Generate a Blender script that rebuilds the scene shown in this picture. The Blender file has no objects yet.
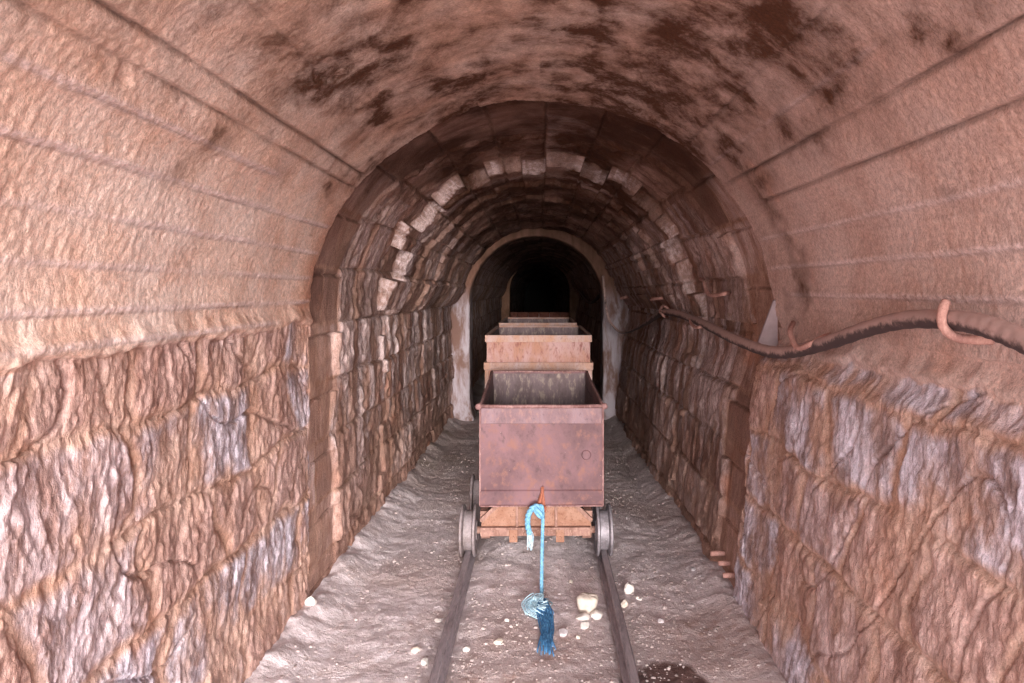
import bpy, bmesh, math, random
import numpy as np
from mathutils import Vector, Matrix

random.seed(7)
C = bpy.context.scene.collection
PI = math.pi

# ------------------------------------------------------------------ noise
def _hash(ix, iy, s):
    with np.errstate(over='ignore'):
        h = (ix.astype(np.int64).astype(np.uint32) * np.uint32(374761393)
             + iy.astype(np.int64).astype(np.uint32) * np.uint32(668265263)
             + np.uint32((s * 2246822519) & 0xffffffff))
        h = (h ^ (h >> np.uint32(13))) * np.uint32(1274126177)
        h = (h ^ (h >> np.uint32(15))) * np.uint32(2246822519)
        h = h ^ (h >> np.uint32(16))
    return h.astype(np.float64) / 4294967295.0

def gn(x, y, s=0):
    """gradient noise, about -1..1"""
    x0 = np.floor(x); y0 = np.floor(y)
    fx = x - x0; fy = y - y0
    ux = fx * fx * fx * (fx * (fx * 6 - 15) + 10)
    uy = fy * fy * fy * (fy * (fy * 6 - 15) + 10)
    r = []
    for dx in (0, 1):
        for dy in (0, 1):
            a = _hash(x0 + dx, y0 + dy, s) * 2 * PI
            r.append(np.cos(a) * (fx - dx) + np.sin(a) * (fy - dy))
    a = r[0] * (1 - uy) + r[1] * uy
    b = r[2] * (1 - uy) + r[3] * uy
    return (a * (1 - ux) + b * ux) * 1.5

def fbm(x, y, s=0, o=4, g=0.5):
    t = 0; a = 1.0; n = 0
    for k in range(o):
        t = t + a * gn(x * 2 ** k + 17.3 * k, y * 2 ** k - 9.1 * k, s + k)
        n += a; a *= g
    return t / n

def ridge(x, y, s=0, o=3):
    t = 0; a = 1.0; n = 0
    for k in range(o):
        t = t + a * (1 - np.abs(gn(x * 2 ** k, y * 2 ** k, s + 31 * k)) * 2)
        n += a; a *= 0.5
    return t / n

def ss(a, b, x):
    t = np.clip((x - a) / (b - a), 0, 1)
    return t * t * (3 - 2 * t)

def worley(x, y, s=0, j=0.85):
    x0 = np.floor(x); y0 = np.floor(y)
    f1 = np.full(x.shape, 9.0); f2 = np.full(x.shape, 9.0); idn = np.zeros(x.shape)
    for dx in (-1, 0, 1):
        for dy in (-1, 0, 1):
            cx = x0 + dx; cy = y0 + dy
            px = cx + .5 + (_hash(cx, cy, s) - .5) * j
            py = cy + .5 + (_hash(cx, cy, s + 5) - .5) * j
            # rounded-box metric keeps the stones blocky
            ex = np.abs(px - x); ey = np.abs(py - y)
            d = (ex ** 3 + ey ** 3) ** (1 / 3)
            r = _hash(cx, cy, s + 9)
            m = d < f1
            f2 = np.where(m, f1, np.minimum(f2, d))
            idn = np.where(m, r, idn)
            f1 = np.where(m, d, f1)
    return f1, f2, idn

# ------------------------------------------------------------------ helpers
def obj(name, me, mat=None, parent=None, smooth=False):
    if isinstance(me, bmesh.types.BMesh):
        m = bpy.data.meshes.new(name)
        bmesh.ops.recalc_face_normals(me, faces=me.faces[:])
        me.to_mesh(m); me.free(); me = m
    if smooth:
        me.polygons.foreach_set('use_smooth', [True] * len(me.polygons))
    o = bpy.data.objects.new(name, me)
    C.objects.link(o)
    if mat: me.materials.append(mat)
    if parent: o.parent = parent
    return o

def tag(o, label=None, cat=None, group=None, kind=None):
    if label: o['label'] = label
    if cat: o['category'] = cat
    if group: o['group'] = group
    if kind: o['kind'] = kind
    return o

def empty(name, loc, rz=0):
    o = bpy.data.objects.new(name, None)
    o.empty_display_size = .1
    C.objects.link(o); o.location = loc; o.rotation_euler = (0, 0, rz)
    return o

def grid_mesh(name, P, attrs):
    """P: (nr,nc,3) -> mesh"""
    nr, nc = P.shape[:2]
    me = bpy.data.meshes.new(name)
    me.vertices.add(nr * nc)
    me.vertices.foreach_set('co', P.reshape(-1).astype(np.float32))
    i = np.arange(nr * nc).reshape(nr, nc)
    q = np.stack([i[:-1, :-1], i[:-1, 1:], i[1:, 1:], i[1:, :-1]], -1).reshape(-1, 4)
    nf = len(q)
    me.loops.add(nf * 4); me.polygons.add(nf)
    me.loops.foreach_set('vertex_index', q.reshape(-1).astype(np.int32))
    me.polygons.foreach_set('loop_start', np.arange(0, nf * 4, 4, dtype=np.int32))
    me.polygons.foreach_set('loop_total', np.full(nf, 4, dtype=np.int32))
    me.polygons.foreach_set('use_smooth', np.ones(nf, dtype=bool))
    me.update(calc_edges=True)
    for k, v in attrs.items():
        if v.shape[-1] == 4:
            a = me.attributes.new(k, 'FLOAT_COLOR', 'POINT')
            a.data.foreach_set('color', v.reshape(-1).astype(np.float32))
        else:
            a = me.attributes.new(k, 'FLOAT_VECTOR', 'POINT')
            a.data.foreach_set('vector', v.reshape(-1).astype(np.float32))
    return me

def add_box(bm, c, s, rot=None):
    r = bmesh.ops.create_cube(bm, size=1.0)
    M = Matrix.Translation(c) @ (rot.to_4x4() if rot else Matrix.Identity(4)) @ Matrix.Diagonal((s[0], s[1], s[2], 1))
    bmesh.ops.transform(bm, matrix=M, verts=r['verts'])
    return r['verts']

def add_bar(bm, p0, p1, w, t):
    """rectangular bar from p0 to p1; w across (roughly x/z), t along y"""
    p0 = Vector(p0); p1 = Vector(p1); d = p1 - p0
    q = d.to_track_quat('Z', 'Y')
    add_box(bm, (p0 + p1) / 2, (w, t, d.length), q.to_matrix())

def add_cyl(bm, p0, p1, r0, r1=None, seg=20):
    p0 = Vector(p0); p1 = Vector(p1); d = p1 - p0
    r = bmesh.ops.create_cone(bm, cap_ends=True, segments=seg, radius1=r0, radius2=r0 if r1 is None else r1, depth=d.length)
    M = Matrix.Translation((p0 + p1) / 2) @ d.to_track_quat('Z', 'Y').to_matrix().to_4x4()
    bmesh.ops.transform(bm, matrix=M, verts=r['verts'])

def catmull(pts, n=8):
    P = [Vector(p) for p in pts]
    P = [P[0] * 2 - P[1]] + P + [P[-1] * 2 - P[-2]]
    out = []
    for i in range(1, len(P) - 2):
        for k in range(n):
            t = k / n
            a, b, c, d = P[i - 1], P[i], P[i + 1], P[i + 2]
            out.append(.5 * ((2 * b) + (c - a) * t + (2 * a - 5 * b + 4 * c - d) * t * t + (3 * b - a - 3 * c + d) * t ** 3))
    out.append(P[-2])
    return out

def add_tube(bm, pts, r, seg=10, cap=True, jit=0, flat=None):
    """r: number or list of radii"""
    n = len(pts); pts = [Vector(p) for p in pts]
    rings = []
    up = Vector((0, 0, 1))
    T0 = (pts[1] - pts[0]).normalized()
    N = T0.cross(up)
    if N.length < 1e-3: N = T0.cross(Vector((1, 0, 0)))
    N.normalize()
    for i, p in enumerate(pts):
        T = (pts[min(i + 1, n - 1)] - pts[max(i - 1, 0)]).normalized()
        N = (N - T * N.dot(T)).normalized()
        B = T.cross(N)
        rr = r[i] if isinstance(r, (list, tuple)) else r
        ring = []
        for k in range(seg):
            a = 2 * PI * k / seg
            q = rr * (1 + random.uniform(-jit, jit))
            ring.append(bm.verts.new(p + (N * math.cos(a) + B * math.sin(a)) * q))
        rings.append(ring)
    for i in range(n - 1):
        for k in range(seg):
            bm.faces.new((rings[i][k], rings[i][(k + 1) % seg], rings[i + 1][(k + 1) % seg], rings[i + 1][k]))
    if cap:
        bm.faces.new(rings[0][::-1]); bm.faces.new(rings[-1])

def add_lathe_x(bm, prof, cx, cy, cz, seg=40):
    """profile [(x, r)] spun around the x axis, closed ends when r=0"""
    rings = []
    for x, r in prof:
        rings.append([bm.verts.new((cx + x, cy + math.cos(2 * PI * k / seg) * r, cz + math.sin(2 * PI * k / seg) * r)) for k in range(seg)])
    for i in range(len(rings) - 1):
        for k in range(seg):
            bm.faces.new((rings[i][k], rings[i][(k + 1) % seg], rings[i + 1][(k + 1) % seg], rings[i + 1][k]))
    bm.faces.new(rings[0][::-1]); bm.faces.new(rings[-1])

def bevel(o, w=.003, seg=2):
    m = o.modifiers.new('Bevel', 'BEVEL'); m.width = w; m.segments = seg; m.limit_method = 'ANGLE'
    return o

# ------------------------------------------------------------------ materials
def srgb(r, g, b):
    f = lambda c: (c / 255) / 12.92 if c / 255 <= .04045 else ((c / 255 + .055) / 1.055) ** 2.4
    return (f(r), f(g), f(b), 1)

class NT:
    def __init__(self, name):
        self.m = bpy.data.materials.new(name); self.m.use_nodes = True
        self.t = self.m.node_tree; self.t.nodes.clear()
        self.out = self.n('ShaderNodeOutputMaterial'); self.b = self.n('ShaderNodeBsdfPrincipled')
        self.l(self.b.outputs[0], self.out.inputs[0])
    def n(self, k, **kw):
        x = self.t.nodes.new(k)
        for a, v in kw.items(): setattr(x, a, v)
        return x
    def l(self, a, b): self.t.links.new(a, b)
    def val(self, s, v):
        if hasattr(v, 'is_output') or isinstance(v, bpy.types.NodeSocket): self.l(v, s)
        else: s.default_value = v
    def mix(self, f, a, b, mode='MIX'):
        x = self.n('ShaderNodeMix', data_type='RGBA', blend_type=mode)
        self.val(x.inputs[0], f); self.val(x.inputs[6], a); self.val(x.inputs[7], b)
        return x.outputs[2]
    def math(self, op, a, b=0.0, clamp=False):
        x = self.n('ShaderNodeMath', operation=op, use_clamp=clamp)
        self.val(x.inputs[0], a); self.val(x.inputs[1], b)
        return x.outputs[0]
    def rng(self, v, a, b, c=0.0, d=1.0):
        x = self.n('ShaderNodeMapRange'); x.interpolation_type = 'SMOOTHSTEP'
        self.val(x.inputs[0], v); self.val(x.inputs[1], a); self.val(x.inputs[2], b); self.val(x.inputs[3], c); self.val(x.inputs[4], d)
        return x.outputs[0]
    def noise(self, vec, sc, det=4, rough=.55, scale=(1, 1, 1), loc=(0, 0, 0), dist=0):
        mp = self.n('ShaderNodeMapping'); self.l(vec, mp.inputs[0]); mp.inputs[3].default_value = scale; mp.inputs[1].default_value = loc
        x = self.n('ShaderNodeTexNoise'); self.l(mp.outputs[0], x.inputs['Vector'])
        x.inputs['Scale'].default_value = sc; x.inputs['Detail'].default_value = det
        x.inputs['Roughness'].default_value = rough; x.inputs['Distortion'].default_value = dist
        return x.outputs[0]
    def bump(self, h, strength=.5, dist=.01, nrm=None):
        x = self.n('ShaderNodeBump'); self.l(h, x.inputs['Height']); x.inputs['Strength'].default_value = strength; x.inputs['Distance'].default_value = dist
        if nrm: self.l(nrm, x.inputs['Normal'])
        return x.outputs[0]

def wall_material():
    s = NT('tunnel_masonry')
    a = s.n('ShaderNodeAttribute', attribute_name='mk'); sp = s.n('ShaderNodeSeparateColor'); s.l(a.outputs['Color'], sp.inputs[0])
    stone, rnd, stain, dark2 = sp.outputs[0], sp.outputs[1], sp.outputs[2], a.outputs['Alpha']
    b = s.n('ShaderNodeAttribute', attribute_name='mk2'); sq = s.n('ShaderNodeSeparateColor'); s.l(b.outputs['Color'], sq.inputs[0])
    plaster, white, orange, secB = sq.outputs[0], sq.outputs[1], sq.outputs[2], b.outputs['Alpha']
    uv = s.n('ShaderNodeAttribute', attribute_name='suv').outputs['Vector']   # x = along the girth, y = depth
    n1 = s.noise(uv, 3.0, 5, .6)
    n2 = s.noise(uv, 9.0, 6, .7, scale=(.5, 1.2, 1))
    n3a = s.noise(uv, 46, 5, .7, scale=(.4, 1.2, 1)); n3b = s.noise(uv, 60, 5, .7)
    n3 = s.math('ADD', s.math('MULTIPLY', n3a, s.math('SUBTRACT', 1.0, plaster)), s.math('MULTIPLY', n3b, plaster))
    n4 = s.noise(uv, 170, 3, .7, scale=(.7, 1, 1))
    n5 = s.noise(uv, 4.5, 9, .72, scale=(1, 1, 1), loc=(7, 3, 1), dist=.5)
    # rubble and mortar
    st1 = s.mix(s.rng(n2, .40, .60), srgb(148, 122, 118), srgb(216, 204, 214))
    st2 = s.mix(s.rng(n2, .35, .65), srgb(150, 112, 100), srgb(208, 172, 162))
    st = s.mix(s.rng(rnd, .40, .75), st1, st2)
    mo = s.mix(s.rng(n5, .35, .65), srgb(178, 136, 116), srgb(208, 172, 156))
    col = s.mix(stone, mo, st)
    # deeper section: browner stone
    bs = s.mix(s.rng(n2, .3, .7), srgb(132, 94, 80), srgb(194, 156, 142))
    bs = s.mix(s.rng(rnd, .3, .9, 0, .7), bs, srgb(150, 116, 104))
    bs = s.mix(s.rng(rnd, .30, .08, 0, .75), bs, s.mix(s.rng(n2, .35, .65), srgb(176, 138, 124), srgb(216, 190, 184)))
    bs = s.mix(s.rng(rnd, .86, .93, 0, .6), bs, srgb(108, 72, 60))
    bm_ = s.mix(s.rng(n5, .4, .6), srgb(150, 110, 92), srgb(190, 152, 134))
    colB = s.mix(stone, bm_, bs)
    col = s.mix(secB, col, colB)
    # plaster
    pl = s.mix(s.rng(n1, .3, .7), srgb(218, 179, 159), srgb(233, 208, 196))
    pl = s.mix(s.rng(n5, .5, .75, 0, .7), pl, srgb(208, 155, 128))
    sxy = s.n('ShaderNodeSeparateXYZ'); s.l(uv, sxy.inputs[0])
    pl = s.mix(s.rng(sxy.outputs[0], 3.0, 4.2, 0, .6), pl, s.mix(s.rng(n5, .35, .65), srgb(166, 130, 122), srgb(200, 172, 166)))   # greyer and darker towards the right half
    pl = s.mix(s.rng(n3, .55, .75, 0, .35), pl, srgb(150, 102, 82))
    col = s.mix(plaster, col, pl)
    # lime bloom, painted-in light on step faces, iron staining, painted orange bounce
    col = s.mix(s.math('MULTIPLY', orange, .75), col, srgb(196, 134, 104))
    wn = s.rng(n3, .35, .62)
    col = s.mix(s.math('MULTIPLY', white, s.math('ADD', s.math('MULTIPLY', wn, .7), .25), True), col, srgb(218, 196, 194))
    # soot
    sn = s.math('ADD', s.math('MULTIPLY', s.math('SUBTRACT', n5, .5), 2.6), s.math('MULTIPLY', s.math('SUBTRACT', n3, .5), 1.0))
    sf = s.rng(s.math('ADD', stain, s.math('MULTIPLY', sn, s.math('ADD', stain, .12))), .05, 1.15)
    col = s.mix(sf, col, srgb(84, 52, 36))
    col = s.mix(s.math('MULTIPLY', dark2, .9, True), col, srgb(50, 28, 22))  # dark joints, holes, cracks and painted shade under board laps
    # fine value grain
    g = s.math('MULTIPLY', s.rng(n4, .3, .7, .80, 1.18), s.rng(n3, .3, .7, .82, 1.14))
    gc = s.n('ShaderNodeCombineColor')
    for i in range(3): s.l(g, gc.inputs[i])
    col = s.mix(1.0, col, gc.outputs[0], 'MULTIPLY')
    s.l(col, s.b.inputs['Base Color'])
    s.b.inputs['Roughness'].default_value = .92
    s.b.inputs['Specular IOR Level'].default_value = .25
    b1 = s.bump(n3, .8, .008)
    bs_ = s.math('SUBTRACT', .8, s.math('MULTIPLY', plaster, .45)); s.l(bs_, b1.node.inputs['Strength'])
    b2 = s.bump(n4, .6, .004, b1)
    s.l(b2, s.b.inputs['Normal'])
    return s.m

def floor_material():
    s = NT('dusty_ground')
    a = s.n('ShaderNodeAttribute', attribute_name='mk'); sp = s.n('ShaderNodeSeparateColor'); s.l(a.outputs['Color'], sp.inputs[0])
    brown, wet, olive = sp.outputs[0], sp.outputs[1], sp.outputs[2]
    uv = s.n('ShaderNodeAttribute', attribute_name='suv').outputs['Vector']
    n1 = s.noise(uv, 3.2, 5, .6); n2 = s.noise(uv, 16, 5, .65); n3 = s.noise(uv, 70, 4, .6); n4 = s.noise(uv, 200, 2, .6)
    col = s.mix(s.rng(n2, .3, .7), srgb(190, 174, 174), srgb(228, 214, 216))
    col = s.mix(s.rng(n1, .5, .75, 0, .5), col, srgb(190, 166, 156))
    col = s.mix(s.math('MULTIPLY', brown, s.rng(n2, .2, .7), True), col, srgb(164, 138, 130))
    col = s.mix(s.math('MULTIPLY', olive, .8), col, srgb(128, 112, 86))
    col = s.mix(s.rng(n3, .6, .72, 0, .8), col, srgb(235, 226, 220))
    col = s.mix(s.rng(n3, .42, .30, 0, .5), col, srgb(150, 130, 126))
    col = s.mix(s.math('MULTIPLY', wet, .9), col, srgb(88, 60, 54))
    s.l(col, s.b.inputs['Base Color'])
    s.b.inputs['Roughness'].default_value = .95; s.b.inputs['Specular IOR Level'].default_value = .2
    b1 = s.bump(n2, .5, .02); b2 = s.bump(n3, .6, .008, b1); b3 = s.bump(n4, .5, .003, b2)
    s.l(b3, s.b.inputs['Normal'])
    return s.m

def metal(name, c1, c2, c3, sc=6, rough=.7, met=.15, streak=(1, 1, .5), spots=None):
    s = NT(name)
    tc = s.n('ShaderNodeTexCoord').outputs['Object']
    n1 = s.noise(tc, sc, 6, .62, scale=streak, dist=.4); n2 = s.noise(tc, sc * 6, 5, .65, scale=streak); n3 = s.noise(tc, sc * 22, 3, .6)
    col = s.mix(s.rng(n1, .35, .65), c1, c2)
    col = s.mix(s.rng(n2, .48, .72), col, c3)
    col = s.mix(s.rng(n2, .45, .28, 0, .55), col, (c1[0] * .35, c1[1] * .35, c1[2] * .35, 1))
    if spots: col = s.mix(s.rng(n3, .72, .77, 0, .7), col, spots)
    s.l(col, s.b.inputs['Base Color'])
    s.b.inputs['Roughness'].default_value = rough; s.b.inputs['Metallic'].default_value = met
    s.l(s.bump(n2, .35, .004, s.bump(n3, .3, .0015)), s.b.inputs['Normal'])
    return s.m

def plain(name, c1, c2, sc=20, rough=.85, bump=.4, dist=.004, scale=(1, 1, 1)):
    s = NT(name)
    tc = s.n('ShaderNodeTexCoord').outputs['Object']
    n1 = s.noise(tc, sc, 6, .65, scale=scale)
    s.l(s.mix(s.rng(n1, .33, .67), c1, c2), s.b.inputs['Base Color'])
    s.b.inputs['Roughness'].default_value = rough
    s.l(s.bump(n1, bump, dist), s.b.inputs['Normal'])
    return s.m

MW = wall_material(); MF = floor_material()
M_tub = metal('rusty_mauve_steel', srgb(84, 54, 58), srgb(112, 78, 82), srgb(122, 80, 70), 3.2, .62, .15, (1, 1, .8), srgb(215, 190, 180))
M_seam = metal('pinkish_rust_edge', srgb(112, 76, 74), srgb(142, 106, 104), srgb(168, 136, 130), 12)
M_tub2 = metal('orange_pink_painted_steel', srgb(156, 110, 90), srgb(168, 134, 130), srgb(122, 72, 66), 7, .75, .05, (1, 1, .35), srgb(220, 190, 175))
M_band = metal('pale_rusted_band', srgb(170, 128, 106), srgb(170, 146, 142), srgb(150, 116, 104), 9, .75, .05)
M_in = metal('grey_brown_tub_lining', srgb(84, 66, 68), srgb(106, 88, 90), srgb(138, 122, 112), 5, .7, .1, (1.4, 1.4, .5), srgb(190, 176, 160))
M_orange = metal('orange_rust_plate', srgb(140, 98, 78), srgb(156, 118, 100), srgb(118, 76, 58), 10, .8, .05, (1, 1, 1), srgb(215, 170, 140))
M_frame = metal('brown_rusted_frame', srgb(120, 84, 72), srgb(152, 116, 104), srgb(170, 136, 122), 14, .75, .15)
M_wheel = metal('grey_worn_wheel_steel', srgb(112, 104, 108), srgb(140, 132, 138), srgb(156, 148, 152), 18, .55, .25)
M_wheel_o = metal('rusty_wheel_edge', srgb(114, 100, 98), srgb(138, 126, 128), srgb(150, 138, 136), 18, .65, .2)
M_rail = metal('mauve_worn_rail_steel', srgb(124, 112, 116), srgb(156, 144, 148), srgb(168, 152, 152), 12, .55, .1, (2, .3, 2))
M_peg = metal('pink_dusted_iron', srgb(176, 128, 118), srgb(198, 150, 138), srgb(206, 164, 150), 30, .85, .0)
M_hook = metal('rust_brown_hook_iron', srgb(128, 70, 52), srgb(156, 92, 70), srgb(170, 110, 84), 30, .8, .05)
def hose_mat():
    s = NT('dusty_grey_rubber')
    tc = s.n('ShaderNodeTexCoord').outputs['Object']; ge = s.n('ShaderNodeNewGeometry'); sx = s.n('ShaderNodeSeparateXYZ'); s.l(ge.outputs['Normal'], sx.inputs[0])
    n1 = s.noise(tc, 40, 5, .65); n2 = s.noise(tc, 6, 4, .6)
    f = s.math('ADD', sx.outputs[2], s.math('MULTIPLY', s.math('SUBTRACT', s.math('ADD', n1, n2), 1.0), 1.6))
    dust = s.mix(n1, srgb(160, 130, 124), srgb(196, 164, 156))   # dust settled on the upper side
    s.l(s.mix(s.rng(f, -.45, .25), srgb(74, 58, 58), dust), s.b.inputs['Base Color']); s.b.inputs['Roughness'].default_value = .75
    s.l(s.bump(n1, .3, .002), s.b.inputs['Normal'])
    return s.m
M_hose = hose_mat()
M_plate = plain('smooth_grey_sheet', srgb(158, 140, 142), srgb(176, 156, 158), 9, .8, .1, .002)
M_rope = plain('blue_nylon_rope', srgb(84, 140, 176), srgb(130, 178, 202), 90, .7, .5, .002)
M_fray = plain('deep_blue_rope_fibre', srgb(40, 92, 138), srgb(84, 140, 182), 60, .7, .2, .001)
M_pale = plain('pale_blue_rope_fibre', srgb(150, 190, 210), srgb(196, 216, 224), 60, .7, .2, .001)
M_white = plain('white_chalky_stone', srgb(208, 198, 190), srgb(234, 226, 220), 30, .9, .5, .004)
M_cream = plain('cream_weathered_stone', srgb(190, 174, 160), srgb(216, 204, 192), 24, .9, .5, .005)
M_grav = plain('pale_gravel', srgb(144, 126, 122), srgb(192, 176, 172), 7, .95, .3, .003)
M_greys = plain('grey_lilac_stone', srgb(172, 160, 162), srgb(206, 196, 198), 24, .9, .5, .005)
M_conc = plain('weathered_concrete_pier', srgb(140, 106, 92), srgb(196, 174, 170), 5, .9, .5, .02, (1.4, 1.4, .4))
M_conc2 = plain('brown_concrete_arch', srgb(120, 86, 66), srgb(150, 112, 92), 5, .9, .5, .02)

# ------------------------------------------------------------------ tunnel
D1 = 3.2            # where the plastered entrance ends
R = 1.09; ZC = 1.33; ZB = -.12
LW = ZC - ZB; LA = PI * R; LT = 2 * LW + LA

def rows():
    ys = list(np.arange(-.5, 1.0, .03))
    y = 1.0
    while y < 20:
        ys.append(y)
        f = .0038
        if 3.1 < y < 3.35: f = .0018
        elif 4.4 < y < 5.6: f = .0026
        elif y > 12: f = .008
        y *= 1 + f
    ys += list(np.linspace(20.2, 44, 60))
    return np.array(ys)

ys = rows()
NU = 900
us = np.linspace(0, LT, NU)
# make the grid hit the springing lines exactly
iL = int(round(LW / LT * (NU - 1))); iR = NU - 1 - iL
us[:iL + 1] = np.linspace(0, LW, iL + 1)
us[iL:iR + 1] = np.linspace(LW, LW + LA, iR - iL + 1)
us[iR:] = np.linspace(LW + LA, LT, NU - iR)
U, Y = np.meshgrid(us, ys)

th = np.clip((U - LW) / LA, 0, 1) * PI               # 0 left spring .. PI right spring
BX = -R * np.cos(th); BZ = ZC + R * np.sin(th)
BZ = np.where(U < LW, ZB + U, BZ); BZ = np.where(U > LW + LA, ZC - (U - LW - LA), BZ)
NX = np.cos(th); NZ = -np.sin(th)                    # inward normal
Zh = BZ
left = U < LW; right = U > LW + LA; arch = ~(left | right)
top = np.sin(th) * arch                              # 1 at the crown

# --- section weights
yend = D1 - .13 * np.exp(-((Zh - 1.27) / .09) ** 2) * (U > LT / 2) + .035 * fbm(U * 3.1, U * 0 + 3.3, 3, 3) + .02 * gn(U * 13, U * 0 + 1.1, 4) + .05 * ss(.3, -.3, Zh - 1.55) * right
A = 1 - ss(-.004, .004, Y - yend)
# --- A : plaster above rubble
zl = 1.345 + .03 * fbm(Y * 2.2, Y * 0 + 5, 11, 4) + .012 * gn(Y * 14, Y * 0, 12)
zr = 1.235 + .04 * fbm(Y * 2.0, Y * 0 + 8, 13, 4) + .015 * gn(Y * 12, Y * 0, 14)
zb = np.where(U < LT / 2, zl, zr)
P_ = ss(-.006, .006, Zh - zb)
wx = Y + .06 * fbm(Y * 3, Zh * 3, 21, 3); wz = Zh + .06 * fbm(Y * 3, Zh * 3, 22, 3)
side = np.where(U < LT / 2, 0, 37.0)
ca = wz / .30 + side + .15; ka = np.floor(ca); fa = ca - ka
ha = _hash(ka, ka * 0, 35)
cb = (wx + .10 * gn(Zh * 4, Y * 2, 38)) / (.30 + .26 * ha) + ha * 9; kb = np.floor(cb); fb = cb - kb
sid = _hash(ka, kb, 36)
edge = np.minimum(np.minimum(fa, 1 - fa) * .30, np.minimum(fb, 1 - fb) * .44)
keep = ss(-.42, .10, fbm(Y * 2.9 + side, Zh * 2.6, 33, 4))
stoneA = ss(.004, .040, edge + .022 * fbm(Y * 9, Zh * 6, 34, 4)) * keep
joint = ss(.012, .0, edge + .008 * fbm(Y * 12, Zh * 8, 39, 3)) * ss(-.35, .15, fbm(Y * 1.7 + side, Zh * 2, 37, 3))
strA = ridge(Y * 9 + .7 * Zh + side, Zh * 2.2, 41, 3)
strB = fbm(Y * 30 + 2 * Zh + side, Zh * 9, 42, 3)
low = fbm(Y * 1.6 + side, Zh * 1.6, 43, 3)
wv = .05 * gn(Y * 7 + side, Zh * 5, 47)
chp = ridge((Y + wv) * 17 + 1.5 * Zh + side, (Zh + wv) * 6, 48, 3)
chq = ridge((Y - wv) * 40 + 3 * Zh + side, Zh * 17, 49, 3)
rub = .007 * stoneA - .010 * joint + .0035 * (strA - .4) + .007 * (chp - .4) + .0055 * chq + .003 * gn(Y * 62 + side, Zh * 30, 40) + .018 * low + .014 * fbm(Y * 5 + side, Zh * 3.4, 44, 5, .65) + .008 * (sid - .5) * stoneA
# hard drop under ledges: diagonal cracks
crk = np.abs(gn(Y * 1.7 + Zh * 1.1 + side, Zh * 1.5 - Y * .8, 46))
rub = rub - .016 * ss(.022, .0, crk)
# plaster
bu = (U + .02 * gn(Y * .5, U * .6, 52)) / .145
bi = np.floor(bu); bf = bu - bi
board = (_hash(bi, bi * 0, 51) - .5) * .012
bj = _hash(bi, bi * 0, 55)
seam = ss(.075, .0, np.abs(bf - .1)) * ss(-.35, .15, gn(Y * 1.1 + bi * 5.3, bi * 1.7, 53) + bj - .45)
slines = np.zeros_like(U); slap = np.zeros_like(U); sdark = np.zeros_like(U)
wob = .006 * fbm(Y * 2.2, U * 0 + 1.7, 121, 3) + .0015 * gn(Y * 17, U * 0, 122)
for u0_, st_, y_a, y_b in ((2.226, 1.0, .5, 3.2), (2.150, .7, .5, 3.2), (1.931, -.8, .5, 3.2), (2.06, -.9, .5, 2.4), (1.80, -.6, .5, 3.2), (1.68, -.5, .5, 3.2), (1.57, -.7, .5, 3.2), (1.49, -.6, .5, 2.8), (2.42, .25, .5, 2.6),
                          (LT - 2.159, 1.0, .5, 3.2), (LT - 2.02, .9, .5, 3.0), (LT - 2.42, .5, 1.2, 3.2), (LT - 1.86, -.5, .5, 3.2), (LT - 1.72, -.6, .5, 3.2), (LT - 1.60, -.6, .5, 3.0), (LT - 2.28, -.4, 1.5, 3.2), (2.62, .2, 1.5, 3.0)):
    du = U - u0_ - wob
    rng_ = ss(y_a, y_a + .2, Y) * ss(y_b + .05, y_b - .15, Y) * (.45 + .55 * ss(-.4, .1, gn(Y * 1.6 + u0_ * 9, U * 0, 123)))
    slines += (-.013 if st_ > 0 else .010) * abs(st_) * np.exp(-(du / (.007 if st_ > 0 else .009)) ** 2) * rng_
    slap += .012 * abs(st_) * ss(.0, .010, du * (1 if u0_ < LT / 2 else -1)) * np.exp(-np.abs(du) / .10) * rng_
    sdark += (max(st_, 0) * np.exp(-(du / .006) ** 2) + max(-st_, 0) * .7 * np.exp(-((du + (.009 if u0_ < LT / 2 else -.009)) / .004) ** 2)) * rng_  # dark cracks; below raised laps, a painted shade line
spal = ss(.48, .56, fbm(Y * 1.9 + 3, U * 2.6, 54, 4) + .12 * top)
hole = ss(.62, .66, fbm(Y * 4.3 + 9, U * 5.1, 57, 3))
plz = .035 - .028 * ss(LW + 1.3, LW + .3, U) * (U < LT / 2) - .040 * ss(LT / 2, LT - LW - .4, U) + board * .3 + .5 * .004 * seam + slines + slap + .0022 * fbm(Y * 8, U * 8, 56, 5, .6) + .012 * fbm(Y * 1.5, U * 1.5, 58, 3) \
    - .010 * spal - .022 * hole + .0022 * gn(Y * 55, U * 55, 59)
lip = .022 * np.exp(-((Zh - zb - .02) / .03) ** 2) * (1 + .7 * fbm(Y * 2.2, Zh * 3, 60, 3)) * (~arch | (Zh < 1.5))
dA = np.where(P_ > .5, plz + lip, rub)
dA = rub * (1 - P_) + (plz + lip) * P_
# --- B : smooth band, then block masonry, vault stepping down
side2 = np.where(right, 71.0, 3.0)
kU = np.floor(U / .30 + .35); hk = _hash(kU, kU * 0, 61)
bandend = yend + .33 + .12 * hk + .42 * top ** 2
band = ss(.01, -.01, Y - bandend)
jb = np.minimum(np.abs((U / .30 + .35) % 1), np.abs(1 - (U / .30 + .35) % 1)) * .30
jointU = ss(.008, .002, jb + .006 * gn(Y * 9, U * 9, 62))
bandz = -.012 - .012 * jointU + .004 * fbm(Y * 5, U * 5, 63, 4) + .012 * (hk - .5)
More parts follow.
